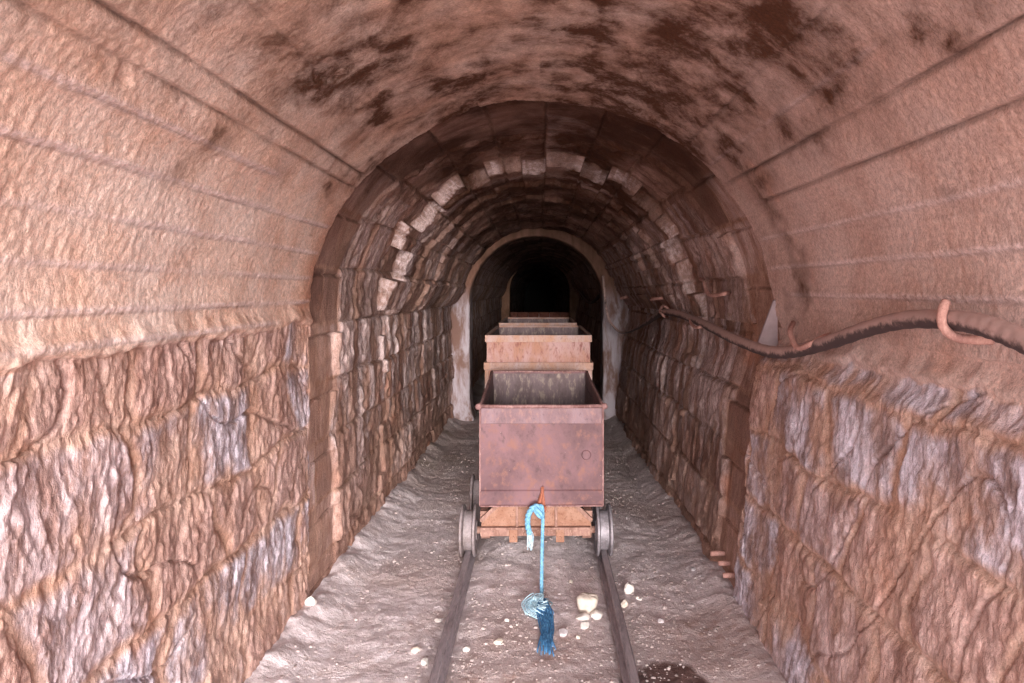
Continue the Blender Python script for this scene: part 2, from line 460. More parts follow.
# block masonry
vb = (U + .02 * fbm(Y * 1.3, U * 1.3, 64, 3)) / .29; kv = np.floor(vb); fv = vb - kv
hh = _hash(kv, kv * 0, 65)
wb = (Y + .02 * gn(Y * 5, U * 7, 66)) / (.5 + .35 * hh) + hh * 7; kw = np.floor(wb); fw = wb - kw
blk = _hash(kv, kw, 67); blk2 = _hash(kv, kw, 68)
ev = np.minimum(fv, 1 - fv) * .29; ew = np.minimum(fw, 1 - fw) * .65
ed = np.minimum(ev, ew) + .010 * fbm(Y * 14, U * 9, 69, 3)
stoneB = ss(.002, .020, ed) * (.35 + .65 * ss(-.3, .2, fbm(Y * 2 + side2, U * 2.4, 75, 3))) + .0
stoneB = np.maximum(stoneB, .0)
strC = ridge(Y * 8 + side2, U * 1.6, 71, 3)
chip = ss(.1, .5, fbm(Y * 5 + side2, U * 5, 72, 4))
masB = .014 * (stoneB - .5) + (.030 - .012 * top) * (blk - .5) + .010 * (strC - .3) * (1 - .6 * top) + .016 * fbm(Y * 7 + side2, U * 7, 73, 5, .6) - .016 * chip + .006 * fbm(Y * 24, U * 14, 74, 2) + .006 * ridge(Y * 22 + side2, U * 5, 76, 3)
# steps of the vault
kS = np.floor(U / .215 + .55 * gn(U * 2.1, U * 0, 86))
stp = 0
for n_, (y0, hgt, spread) in enumerate(((4.62, .095, .42), (5.15, .035, .3), (5.75, .03, .5), (6.4, .015, .4), (7.1, .015, .4))):
    yy = y0 + (_hash(kS, kS * 0 + n_, 81) - .5) * spread * (.4 + .6 * (1 - .5 * top)) + .07 * gn(U * 4, U * 0 + n_, 82)
    stp = stp + hgt * ss(-.010, .010, Y - yy) * (.85 + .3 * _hash(kS, kS * 0 + n_, 84))
wst = ss(-.1, .25, np.where(arch, np.sin(th), -1))
masB = masB + stp * (.25 + .75 * wst)
dB = bandz * band + masB * (1 - band)
# right wall batter and shelf; slight left batter
sh = right | (arch & (U > LT / 2))
bat = np.where(sh, .058 * ss(1.24, 1.14, Zh + (.0) ) + .115 * np.clip((1.18 - Zh) / 1.18, 0, 1.1), 0)
batB = np.where(sh, .05 * ss(1.18, .85, Zh) + .115 * np.clip((1.18 - Zh) / 1.18, 0, 1.1), 0.02 * ss(1.7, 1.3, Zh))
dA = dA + bat; dB = dB + batB
D = dA * A + dB * (1 - A)
# beyond the concrete arch
far = ss(8.0, 8.3, Y)
D = D * (1 - far) + (masB * .8 + batB + .02) * far
D = D - .04 * ss(2.6, .6, Y) * (right * 1.0)          # entrance flares a touch on the right
XX = BX + NX * D; ZZ = BZ + NZ * D
PT = np.stack([XX, Y, ZZ], -1)

# --- masks
plast = P_ * A
stone = stoneA * A * (1 - P_) + stoneB * (1 - A)
rnd = sid * A + blk2 * (1 - A)
n_a = fbm(Y * 1.3, U * 1.5, 91, 5)
n_b = fbm(Y * 3.5, U * 5.0, 92, 4)
crown = ss(.30, .88, np.sin(th)) * arch
stA = crown * (.72 + .42 * ss(-.1, .3, n_a + .5 * n_b)) + arch * ss(.28, .5, n_b + .5 * n_a) * .35
ringy = np.exp(-((Y - (D1 - .42)) / .16) ** 2) * arch * ss(-.1, .3, n_b + .2) * .55 * (U > LT / 2)
stA = np.clip(stA * (.8 + .5 * fbm(Y * 11, U * 9, 96, 4)) + ringy, 0, 1) * P_
stB = np.clip(.05 + .92 * ss(.45, .9, np.sin(th)) * arch * ss(-.5, .2, n_a + .3 * (blk - .3)) + .4 * ss(-.1, .4, n_a), 0, 1)
stB = np.where(arch, stB, .0 + .25 * ss(-.1, .4, n_a)) 
stain = stA * A + stB * (1 - A)
stain = np.clip(stain - .25 * ss(5.5, 8.5, Y) * (1 - A), 0, 1)
wh = fbm(Y * 6 + side2, U * .9, 93, 4)
whiteB = ss(.0, .3, wh + .12) * (~arch | (top < .65)) * 1.0
whiteB = np.where(arch, whiteB * .6, whiteB * ss(.1, .9, Zh))
slope = np.zeros_like(D)
dy = np.gradient(ys)[:, None]
gy = np.gradient(D, axis=0) / dy
facew = ss(1.0, 2.4, gy) * (.25 + .75 * ss(-.25, .15, gn(U * 4.3, Y * 3, 87))) * (1 - A) * arch              # step faces painted paler, as if lit from the mouth
white = np.clip(whiteB * (1 - A) * (1 - band) + .25 * A * (1 - P_) * ss(.05, .4, wh), 0, 1)
pale_ring = ss(.0, .12, Y - 4.75) * ss(.0, -.5, Y - 5.15) * arch * ss(-.35, .1, n_b + blk - .4) * (Y < 5.6)
white = np.clip(white + .9 * facew * (stp > .01) + .9 * pale_ring, 0, 1)
stain = stain * (1 - .85 * pale_ring) * (1 - .7 * facew)
# lip of light mortar along the plaster edge
white = np.clip(white + A * P_ * .8 * np.clip(np.where(slines > 0, slines, 0) / .004, 0, 1), 0, 1)
white = np.clip(white + A * np.exp(-((Zh - zb) / .035) ** 2) * .7 * ss(-.2, .4, fbm(Y * 4, Y * 0 + 2, 94, 3)) * ~arch, 0, 1)
orange = np.clip(ss(.3, .55, fbm(Y * 2.4 + 5, U * 2.1, 95, 4)) * .5 + .6 * ss(D1 - .30, D1 - .02, Y) * A * (U < LT / 2) * ss(.8, 1.5, Zh) * ss(2.2, 1.9, Zh)  # second term paints an orange bounce beside the left ring
                 + (1 - A) * band * .0 + (1 - A) * .2 * ss(.1, .4, n_b), 0, 1)
orange = np.clip(orange * (1 - .6 * crown) + .45 * A * P_ * (U < LT / 2) * ss(2.2, 3.1, Y) * ss(-.4, .3, n_b), 0, 1)
dark2 = np.clip(.22 * joint * (1 - P_) * A + hole * P_ * A * .7 + sdark * P_ * A * .75 + (1 - A) * (.35 * band * crown + .25 * jointU * band + .35 * (1 - stoneB) * (1 - band))
                + (1 - A) * crown * .35 * ss(.0, .4, n_b) * (1 - pale_ring), 0, 1)
secB = np.clip((1 - A) + 0, 0, 1)
# plain band: grey-brown smooth render
mk = np.stack([stone, rnd, stain, dark2], -1)
mk2 = np.stack([plast, white, orange, secB], -1)
suv = np.stack([U, Y, np.where(U < LT / 2, 0, 1) * 1.0 + 0 * U], -1); suv[..., 2] = D * 1.0

def part_grid(name, j0, j1):
    s = np.s_[:, j0:j1 + 1]
    me = grid_mesh(name, PT[s], {'mk': mk[s], 'mk2': mk2[s], 'suv': suv[s]})
    me.materials.append(MW)
    o = bpy.data.objects.new(name, me); C.objects.link(o)
    tag(o, kind='structure'); return o
part_grid('wall_left', 0, iL); part_grid('ceiling', iL, iR); part_grid('wall_right', iR, NU - 1)

def wall_x(z, y, side=1):
    """x of the built surface of the right (or left) side at height z, depth y"""
    i = int(np.argmin(np.abs(ys - y)))
    j = np.arange(NU)
    m = (j > NU // 2) if side > 0 else (j < NU // 2)
    jj = j[m][np.argmin(np.abs(ZZ[i][m] - z))]
    return float(XX[i, jj])

# end cap added far in, coloured near-black to stand for darkness
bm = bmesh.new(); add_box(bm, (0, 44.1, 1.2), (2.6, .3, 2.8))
tag(obj('wall_far', bm, plain('tunnel_dark_cap', srgb(20, 14, 12), srgb(34, 24, 20))), kind='structure')

# ------------------------------------------------------------------ floor
fy = ys; fx = np.linspace(-1.3, 1.3, 330)
FX, FY = np.meshgrid(fx, fy)
RLX, RRX = -.392, .352
def floor_h(x, y):
    x = np.asarray(x, float); y = np.asarray(y, float)
    h = .014 * fbm(x * 1.7, y * 1.7, 101, 3) + .007 * fbm(x * 6, y * 5, 102, 3) + .0045 * fbm(x * 22, y * 18, 103, 3)
    h = h + .003 * ridge(x * 3.0 + .6 * y, y * 6, 104, 2) * ss(2.5, 4, y)
    el = ss(-.86, -1.06, x); er = ss(.74, .90, x)
    h = h + (.07 + .03 * fbm(x * 5, y * 4, 105, 3)) * el + (.06 + .03 * fbm(x * 5, y * 4, 106, 3)) * er
    for rx in (RLX, RRX):
        h = h - .018 * np.exp(-((x - rx) / .05) ** 2)
    h = h + .035 * np.exp(-((y - 4.1) / .35) ** 2) * ss(.30, .15, np.abs(x + .02)) 
    return h - .01
FH = floor_h(FX, FY)
nb = fbm(FX * 1.6, FY * 1.2, 111, 4)
brown = np.clip(ss(-.05, .45, nb) * .7 + .5 * ss(.45, .25, np.abs(FX + .02)) * ss(3.4, 2.6, FY) + .45 * ss(.45, .7, FX) * ss(3.6, 3.0, FY), 0, 1)
wx_ = FX - .49; wy_ = (FY - 2.60)
wet = ss(.03, -.02, np.sqrt((wx_ / 1.0) ** 2 + (wy_ / 1.1) ** 2) - .16 - .05 * fbm(FX * 7, FY * 7, 112, 3))
olive = np.clip((.45 + ss(.0, .5, fbm(FX * 2.1 + 4, FY * 2.3, 113, 3))) * ss(4.2, 6.2, FY), 0, 1) * .6
me = grid_mesh('floor', np.stack([FX, FY, FH], -1), {'mk': np.stack([brown, wet, olive, olive * 0 + 1], -1), 'suv': np.stack([FX, FY, FX * 0], -1)})
me.materials.append(MF); fo = bpy.data.objects.new('floor', me); C.objects.link(fo); tag(fo, kind='structure')
# unseen yard outside the mouth, added to bounce light onto the vault
bm = bmesh.new(); add_box(bm, (0, -7.52, -.08), (24, 14, .1))
tag(obj('ground', bm, plain('yard_bounce_ground', srgb(150, 130, 118), srgb(170, 150, 138), 3)), kind='structure')

# ------------------------------------------------------------------ concrete arches
def concrete_arch(name, y0, depth, xi_l, xi_r, zc, rz, face, mats, seed, flare=.06):
    """front face + soffit as one displaced strip; outline from left foot to right foot"""
    n = 260
    cx = (xi_l + xi_r) / 2; rx = (xi_r - xi_l) / 2
    tt = np.linspace(0, 1, n)
    L1 = zc + .1; La = PI * (rx + rz) / 2; Ls = 2 * L1 + La
    s = tt * Ls
    ix = np.where(s < L1, xi_l, np.where(s > L1 + La, xi_r, cx - rx * np.cos(np.clip((s - L1) / La, 0, 1) * PI)))
    iz = np.where(s < L1, -.1 + s, np.where(s > L1 + La, zc - (s - L1 - La), zc + rz * np.sin(np.clip((s - L1) / La, 0, 1) * PI)))
    nx = np.where(s < L1, -1, np.where(s > L1 + La, 1, -np.cos(np.clip((s - L1) / La, 0, 1) * PI)))
    nz = np.where((s < L1) | (s > L1 + La), 0, np.sin(np.clip((s - L1) / La, 0, 1) * PI))
    prof = [(face + .16, 0), (face, 0)] + [(face * (1 - k / 8), 0) for k in range(1, 8)] + [(.012, 0), (.0, .012)] + [(0, depth * k / 6) for k in range(1, 6)] + [(0, depth), (face + .16, depth)]
    P = np.zeros((len(prof), n, 3))
    for i, (o, d) in enumerate(prof):
        w = .010 * fbm(s * 3 + i * .25, s * 0 + i * .3, seed, 4) + .004 * gn(s * 18, s * 0 + i * .5, seed + 3)
        fl = flare * np.exp(-np.clip(iz, 0, 9) / .10) * (o <= face)
        oo = o - fl * 0 + w * (0 if i in (0, len(prof) - 1) else 1)
        P[i, :, 0] = ix + nx * (oo - fl * (1 if o < face else 0)); P[i, :, 2] = iz + nz * oo
        P[i, :, 1] = y0 + d + w * (1 if d == 0 else 0) - fl * (1 if d == 0 else 0)
    me = grid_mesh(name, P, {})
    me.materials.append(mats)
    o = bpy.data.objects.new(name, me); C.objects.link(o); tag(o, kind='structure')
    return o
def arch_material():
    s = NT('limewashed_concrete')
    tc = s.n('ShaderNodeTexCoord').outputs['Object']
    sx = s.n('ShaderNodeSeparateXYZ'); s.l(tc, sx.inputs[0])
    n1 = s.noise(tc, 5, 6, .65, scale=(1.5, 1.5, .4), dist=.5); n2 = s.noise(tc, 24, 5, .6)
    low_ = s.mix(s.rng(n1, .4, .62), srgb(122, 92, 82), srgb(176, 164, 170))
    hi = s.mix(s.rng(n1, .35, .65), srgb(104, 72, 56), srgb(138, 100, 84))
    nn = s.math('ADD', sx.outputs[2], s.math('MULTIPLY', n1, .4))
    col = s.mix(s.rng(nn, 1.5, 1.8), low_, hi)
    s.l(col, s.b.inputs['Base Color']); s.b.inputs['Roughness'].default_value = .9
    s.l(s.bump(n2, .5, .01), s.b.inputs['Normal'])
    return s.m
MA = arch_material()
concrete_arch('trim_1', 7.95, .35, -.82, .735, 1.36, .77, .20, MA, 201)
concrete_arch('trim_2', 18.0, .5, -.80, .78, 1.46, .82, .16, M_conc2, 211)
# low masonry wall across the tunnel far inside
bm = bmesh.new()
for r_ in range(6):
    for c_ in range(7):
        x = -.9 + c_ * .29 + (.145 if r_ % 2 else 0)
        add_box(bm, (min(x, .9), 18.7, .075 + r_ * .15), (.28, .22 + random.uniform(0, .02), .142))
bevel(tag(obj('wall_back', bm, plain('dull_red_brick', srgb(110, 62, 50), srgb(134, 82, 68), 8)), kind='structure'), .006)

# ------------------------------------------------------------------ rails
def rail(x, label, ph):
    bm = bmesh.new()
    prof = [(-.032, 0), (.032, 0), (.032, .008), (.007, .014), (.007, .040), (.015, .046), (.017, .059), (.013, .062), (-.013, .062), (-.017, .059), (-.015, .046), (-.007, .040), (-.007, .014), (-.032, .008)]
    prev = None; yv = [1.0 + .25 * k for k in range(66)]
    for i, y in enumerate(yv):
        wx = .004 * math.sin(y * 1.3 + ph) + .002 * math.sin(y * 4.1 + ph); wz = .002 * math.sin(y * 1.9 + ph)
        ring = [bm.verts.new((a + wx, y, b + wz)) for a, b in prof]
        if prev:
            for k in range(len(prof)):
                bm.faces.new((prev[k], prev[(k + 1) % len(prof)], ring[(k + 1) % len(prof)], ring[k]))
        else: bm.faces.new(ring)
        prev = ring
    bm.faces.new(prev[::-1])
    o = obj('rail', bm, M_rail); o.location = (x, 0, -.004)
    tag(o, label, 'rail', 'rails of the narrow mine track')
    return o
rail(RLX, 'narrow worn steel rail on the left side of the track, under the left wheels', 0)
rail(RRX, 'narrow worn steel rail on the right side, beside the white stones', 2)

# ------------------------------------------------------------------ mine carts
def wheel(x, y, parent, sgn):
    """double-flanged wheel on the rail"""
    t, f = .105, .140; w = .034
    bm = bmesh.new()
    prof = [(-w - .012, .03), (-w - .012, .05), (-w - .006, .055), (-w - .006, f - .02), (-w - .010, f - .008), (-w - .006, f), (-w + .004, f), (-w + .009, f - .012), (-w + .012, t + .002),
            (w - .012, t + .002), (w - .009, f - .012), (w - .004, f), (w + .006, f), (w + .010, f - .008), (w + .006, f - .02), (w + .006, .055), (w + .012, .05), (w + .012, .03)]
    add_lathe_x(bm, prof, 0, 0, 0, 44)
    o = obj('wheel', bm, M_wheel if sgn > 0 else M_wheel_o, parent, True)
    o.location = (x, y, .062 + t)
    o.rotation_euler = (random.uniform(0, 6), 0, random.uniform(-.02, .02))
    m = o.modifiers.new('Edge', 'EDGE_SPLIT'); m.split_angle = .6
    bm = bmesh.new(); add_cyl(bm, (0, 0, 0), (.054 * sgn, 0, 0), .034, .028, 20)
    obj('hub', bm, M_frame, o)
    return o

def tub_shell(bm, x0, x1, y0, y1, z0, zf, zk, th=.012, taper=0, sag=0):
    """open steel box; the side walls' top edge runs from zf at the front to zk at the back"""
    n = 12
    add_box(bm, ((x0 + x1) / 2, y0 + th / 2, (z0 + zf) / 2), (x1 - x0, th, zf - z0))
    add_box(bm, ((x0 + x1) / 2, y1 - th / 2, (z0 + zk) / 2), (x1 - x0, th, zk - z0))
    add_box(bm, ((x0 + x1) / 2, (y0 + y1) / 2, z0 + th / 2), (x1 - x0 - .002, y1 - y0 - .002, th))
    for xs, sg in ((x0, 1), (x1, -1)):
        prev = None
        for k in range(n + 1):
            t = k / n; y = y0 + th + (y1 - y0 - 2 * th) * t
            z = zf + (zk - zf) * (t ** .8) - sag * math.sin(PI * t)
            r = [bm.verts.new(p) for p in ((xs, y, z0), (xs + sg * th, y, z0), (xs + sg * th, y, z), (xs, y, z))]
            if prev:
                for q in range(4): bm.faces.new((prev[q], prev[(q + 1) % 4], r[(q + 1) % 4], r[q]))
            else: bm.faces.new(r)
            prev = r
        bm.faces.new(prev[::-1])

def chassis(root, yl0, yl1, xw, ztop, ay, gx=.372):
    bm = bmesh.new()
    for sx in (-1, 1):
        add_box(bm, (sx * xw, (yl0 + yl1) / 2, .26), (.045, yl1 - yl0, .06))
        add_box(bm, (sx * xw, yl0 + .10, .30), (.035, .04, ztop - .24))
        add_box(bm, (sx * xw, yl1 - .10, .30), (.035, .04, ztop - .24))
    for y in (yl0 + .10, (yl0 + yl1) / 2, yl1 - .06):
        add_box(bm, (0, y, .245), (2 * xw, .05, .03))
    bevel(obj('chassis_frame', bm, M_frame, root), .002)
    for y in ay:
        bm = bmesh.new(); add_cyl(bm, (-gx, y, .167), (gx, y, .167), .02, None, 16)
        obj('axle', bm, M_frame, root)
        for sx in (-1, 1):
            bm = bmesh.new(); add_box(bm, (sx * (xw - .005), y, .20), (.035, .11, .10))
            add_cyl(bm, (sx * (xw - .03), y, .167), (sx * (xw + .02), y, .167), .045, None, 20)
            bevel(obj('axle_box', bm, M_frame, root), .003)
            wheel(sx * gx, y, root, sx)

CX = -.020
# ---- front tipper cart
cart = empty('mine_cart', (CX + .012 * 3.7, 0, 0), .012)
tag(cart, 'mauve rusty mine cart nearest the camera, with a blue rope on its hook', 'mine cart', 'mine carts standing in line on the track')
F0, F1 = 3.60, 4.67; X0, X1 = -.297, .351; Z0, ZF, ZK = .363, .885, .940
bm = bmesh.new(); tub_shell(bm, X0, X1, F0, F1, Z0, ZF, ZK, .010, 0, .01)
tub = bevel(obj('tub', bm, M_tub, cart), .0015)
bm = bmesh.new()   # rolled rim
c = [(X0 - .004, F0 + .01, ZF), (X1 + .004, F0 + .01, ZF)]
add_tube(bm, [(X0 - .012, F0, ZF + .003), (X0 * .5, F0, ZF + .001), (0, F0, ZF + .002), (X1 * .5, F0, ZF), (X1 + .012, F0, ZF + .004)], .010, 10)
for xs in (X0, X1):
    pts = [(xs, F0 + (F1 - F0) * t, ZF + (ZK - ZF) * t ** .8 - .01 * math.sin(PI * t) + .002) for t in [k / 10 for k in range(11)]]
    add_tube(bm, pts, .009, 8)
add_tube(bm, [(X0, F1, ZK + .002), (0, F1, ZK + .001), (X1, F1, ZK + .002)], .009, 8)
obj('rim', bm, M_seam, cart, True)
for xs in (X0 - .008, X1 + .008):
    bm = bmesh.new(); bmesh.ops.create_icosphere(bm, subdivisions=2, radius=.019)
    for v in bm.verts: v.co *= random.uniform(.85, 1.1)
    o = obj('rim_knob', bm, M_seam, cart, True); o.location = (xs, F0 + .002, ZF + .002)
bm = bmesh.new()   # cover strip + folded bottom lip
add_box(bm, ((X0 + X1) / 2, F0 - .002, ZF - .048), (X1 - X0 - .012, .006, .082))
bevel(obj('top_strip', bm, metal('grey_mauve_strip', srgb(104, 76, 80), srgb(122, 96, 102), srgb(136, 98, 92), 7, .6, .15, (1, 1, .6)), cart), .002)
bm = bmesh.new()
nx_ = 22
va = [[bm.verts.new((X0 + (X1 - X0) * i / nx_, F0 - (.001, .006, .007, .001)[j], (Z0 + .085 * (1, .92, .1, -.02)[j]) if j < 3 else Z0 - .004)) for j in range(4)] for i in range(nx_ + 1)]
for i in range(nx_):
    for j in range(3): bm.faces.new((va[i][j], va[i][j + 1], va[i + 1][j + 1], va[i + 1][j]))
obj('bottom_lip', bm, M_tub, cart)
bm = bmesh.new()   # corner angles and worn front edges
for xs in (X0, X1): add_box(bm, (xs, F0 - .001, (Z0 + ZF) / 2), (.009, .010, ZF - Z0))
add_box(bm, ((X0 + X1) / 2, F0 - .004, Z0), (X1 - X0, .010, .007))
bevel(obj('edge_angle', bm, M_seam, cart), .002)
bm = bmesh.new()   # raised boss on the panel
add_cyl(bm, (X0 + .56, F0 - .004, .63), (X0 + .56, F0 + .004, .63), .022, .03, 18)
obj('boss', bm, M_tub, cart)
bm = bmesh.new()   # lining inside
add_box(bm, ((X0 + X1) / 2, F1 - .0135, (Z0 + ZK) / 2), (X1 - X0 - .022, .004, ZK - Z0 - .02))
add_box(bm, (X0 + .013, (F0 + F1) / 2, Z0 + .25), (.004, F1 - F0 - .03, .48)); add_box(bm, (X1 - .013, (F0 + F1) / 2, Z0 + .25), (.004, F1 - F0 - .03, .48))
for xs in (-.1, .17): add_box(bm, (xs, F1 - .017, (Z0 + ZK) / 2), (.006, .004, ZK - Z0 - .03))
obj('lining', bm, M_in, cart)
chassis(cart, 3.74, 4.60, .285, .36, (3.80, 4.42))
bm = bmesh.new()
pv = [(-.30, .19), (.30, .19), (.30, .235), (.165, .375), (-.165, .375), (-.30, .245)]
fr = [bm.verts.new((a, 3.735, b)) for a, b in pv]; bk = [bm.verts.new((a, 3.745, b)) for a, b in pv]
bm.faces.new(fr); bm.faces.new(bk[::-1])
for k in range(6): bm.faces.new((fr[k], fr[(k + 1) % 6], bk[(k + 1) % 6], bk[k]))
ep = bevel(obj('end_plate', bm, M_orange, cart), .002)
for xs in (-.105, .108):
    bm = bmesh.new(); add_box(bm, (xs, 3.728, .29), (.014, .018, .17)); bevel(obj('rib', bm, M_frame, ep), .002)
bm = bmesh.new(); add_box(bm, (-.005, 3.722, .204), (.60, .034, .013)); add_box(bm, (-.005, 3.735, .178), (.60, .008, .045)); bevel(obj('buffer_bar', bm, M_frame, cart), .002)
for xs in (-.125, .130):
    bm = bmesh.new(); add_box(bm, (xs, 3.722, .163), (.046, .012, .074)); add_cyl(bm, (xs, 3.712, .15), (xs, 3.722, .15), .010); bevel(obj('lug', bm, M_orange, cart), .003)
for sg in (-1, 1):
    bm = bmesh.new(); add_bar(bm, (sg * .165, 3.725, .372), (sg * .302, 3.725, .245), .024, .022); bevel(obj('brace', bm, M_frame, cart), .002)
# tow hook in the middle of the lower edge
bm = bmesh.new()
add_tube(bm, catmull([(.032, F0 - .008, .462), (.030, F0 - .022, .44), (.020, F0 - .040, .405), (.012, F0 - .055, .375), (.022, F0 - .06, .352), (.040, F0 - .05, .352), (.046, F0 - .04, .372)], 5), .0085, 8)
vs = [bm.verts.new(p) for p in ((.034, F0 - .010, .475), (.048, F0 - .010, .37), (.0, F0 - .012, .375), (.034, F0 - .022, .475), (.048, F0 - .024, .37), (.0, F0 - .024, .375))]
for f in ((0, 1, 2), (5, 4, 3), (0, 3, 4, 1), (1, 4, 5, 2), (2, 5, 3, 0)): bm.faces.new([vs[i] for i in f])
obj('tow_hook', bm, M_hook, cart, False)

# ---- box carts behind
def box_cart(y0, label, length=1.45):
    r = empty('mine_cart', (CX + .008, y0, 0))
    tag(r, label, 'mine cart', 'mine carts standing in line on the track')
    w = .418; zt = 1.14; zb_ = .43
    bm = bmesh.new(); tub_shell(bm, -w + .012, w - .012, 0.012, length - .012, zb_, zt - .004, zt - .004, .012)
    bevel(obj('tub', bm, M_tub2, r), .002)
    bm = bmesh.new()
    h = .048
    for (cx, cy, sx, sy) in ((0, .004, 2 * w, .014), (0, length - .004, 2 * w, .014), (-w + .005, length / 2, .014, length - .02), (w - .005, length / 2, .014, length - .02)):
        add_box(bm, (cx, cy, zt - h / 2), (sx, sy, h))
    for (cx, cy, sx, sy) in ((0, .012, 2 * w, .03), (0, length - .012, 2 * w, .03), (-w + .012, length / 2, .03, length - .02), (w - .012, length / 2, .03, length - .02)):
        add_box(bm, (cx, cy, zt + .002), (sx, sy, .008))
    bevel(obj('rim', bm, M_band, r), .002)
    bm = bmesh.new()
    for (cx, cy, sx, sy) in ((0, -.001, 2 * w + .008, .022), (0, length + .001, 2 * w + .008, .022), (-w, length / 2, .022, length), (w, length / 2, .022, length)):
        add_box(bm, (cx, cy, .905), (sx, sy, .055))
    add_box(bm, (0, -.006, .878), (2 * w + .012, .034, .010))
    bevel(obj('belt_band', bm, M_band, r), .003)
    bm = bmesh.new()
    for xs in (-w + .012, w - .012): add_box(bm, (xs, .008, .66), (.03, .012, .44))
    add_box(bm, (0, .006, .45), (2 * w - .02, .014, .04))
    bevel(obj('edge_angle', bm, M_band, r), .002)
    bm = bmesh.new()
    add_box(bm, (0, length - .027, (zb_ + zt) / 2), (2 * w - .05, .004, zt - zb_ - .02))
    add_box(bm, (-w + .027, length / 2, (zb_ + zt) / 2), (.004, length - .06, zt - zb_ - .02)); add_box(bm, (w - .027, length / 2, (zb_ + zt) / 2), (.004, length - .06, zt - zb_ - .02))
    obj('lining', bm, M_in, r)
    chassis(r, .08, length - .08, .285, .43, (.32, length - .32))
    bm = bmesh.new(); add_box(bm, (0, .07, .30), (.60, .012, .20)); bevel(obj('end_plate', bm, M_orange, r), .002)
    bm = bmesh.new(); add_box(bm, (0, .03, .27), (.10, .10, .07)); add_cyl(bm, (0, -.02, .27), (0, .0, .27), .06); bevel(obj('buffer', bm, M_frame, r), .003)
    return r
c2 = box_cart(5.35, 'tall orange-pink box cart, second in line behind the mauve one')
def copy_tree(o, parent=None):
    c = o.copy(); C.objects.link(c)
    if parent: c.parent = parent
    for ch in list(o.children): copy_tree(ch, c)
    return c
c3 = copy_tree(c2); c3.location.y = 7.36; c3.location.x = CX - .004
c3['label'] = 'farthest mine cart, only its thin grey rim and inside showing under the concrete arch'

# ------------------------------------------------------------------ rope
S_ = lambda y: 683.0 / y
def pix(px, py, y): return Vector(((px - 540) / S_(y), y, 1.5 - (py - 290) / S_(y)))
rope = empty('rope', (.005, 3.2, 0))
tag(rope, 'frayed blue nylon rope hanging from the front cart and trailing on the ground', 'rope')
rv = Vector((.005, 3.2, 0))
def strand(path, r=.0055, tw=120):
    """three plies twisted round a path"""
    bm = bmesh.new()
    for k in range(3):
        q = []; s_ = 0
        for i, p in enumerate(path):
            if i: s_ += (path[i] - path[i - 1]).length
            T = (path[min(i + 1, len(path) - 1)] - path[max(i - 1, 0)]).normalized()
            N = T.cross(Vector((0, 1, .2))).normalized(); B = T.cross(N)
            a = s_ * tw + k * 2 * PI / 3
            q.append(p + (N * math.cos(a) + B * math.sin(a)) * r * .85 - rv)
        add_tube(bm, q, r, 6)
    return bm
hkz = Vector((CX + .022, F0 - .055, .36))
gz = lambda x, y: float(floor_h(x, y))
main = catmull([hkz + Vector((-.02, -.01, .02)), hkz + Vector((.0, -.025, .028)), hkz + Vector((.012, -.03, .0)), Vector((.012, 3.49, .22)), Vector((.009, 3.42, .10)), Vector((.008, 3.36, gz(0, 3.36) + .02)), Vector((.010, 3.28, gz(0, 3.28) + .016))], 22)
obj('strand', strand(main), M_rope, rope, True)
loop = catmull([hkz + Vector((.0, -.03, .0)), hkz + Vector((-.012, -.03, .025)), hkz + Vector((-.04, -.03, .018)), hkz + Vector((-.062, -.025, -.02)), hkz + Vector((-.066, -.02, -.07)), hkz + Vector((-.056, -.02, -.12))], 16)
obj('loop', strand(loop, .0085, 90), M_rope, rope, True)
bm = bmesh.new()
add_tube(bm, [p - rv for p in catmull([hkz + Vector((-.03, -.034, .03)), hkz + Vector((-.012, -.05, .012)), hkz + Vector((.006, -.05, -.008)), hkz + Vector((.012, -.034, -.03)), hkz + Vector((-.01, -.03, -.02)), hkz + Vector((-.03, -.034, .01))], 8)], .010, 8)
obj('knot', bm, M_rope, rope, True)
bm = bmesh.new()
for k in range(14):
    p = hkz + Vector((-.058 + random.uniform(-.012, .012), -.022, -.10))
    add_tube(bm, [q - rv for q in catmull([p, p + Vector((random.uniform(-.008, .012), -.003, -.03)), p + Vector((random.uniform(-.006, .014), -.004, -.075 - random.uniform(0, .03)))], 3)], .0014, 4)
tag(obj('frayed_end', bm, M_pale, rope), 'pale frayed short end')
def fibres(n, mat, f, name, lab):
    bm = bmesh.new()
    for k in range(n):
        pts = f(k)
        pts = [Vector((x, y, gz(x, y) + h)) for x, y, h in pts]
        add_tube(bm, [p - rv for p in catmull(pts, 3)], random.uniform(.0012, .0026), 4)
    o = obj(name, bm, mat, rope, True); o['label'] = lab; o['kind'] = 'stuff'
U_ = random.uniform
def f1_(k):
    a = U_(-1, 1); e = U_(.45, 1)
    return [(.008 + U_(-.006, .006), 3.30, .02), (.010 + a * .020, 3.24, .024 + U_(0, .012)), (.022 + a * .036 + U_(-.012, .012), 3.13, .016 + U_(0, .02)), (.030 + a * .028 + U_(-.01, .01), 3.30 - .36 * e + .05, .01 + U_(0, .014)),
            (.028 + a * .022 + U_(-.01, .01), 3.29 - .42 * e, .006 + U_(0, .008))]
def f2_(k):
    cx, cy = -.012, 3.21; a = U_(0, 2 * PI); r = U_(.03, .078)
    return [(cx + U_(-.015, .02), cy + U_(-.02, .03), .02), (cx + math.cos(a) * r * .6, cy + math.sin(a) * r, .035 + U_(-.008, .015)), (cx + math.cos(a + .9) * r, cy + math.sin(a + .9) * r * 1.3, .022), (cx + math.cos(a + 1.8) * r * .9, cy + math.sin(a + 1.8) * r * 1.3, .008)]
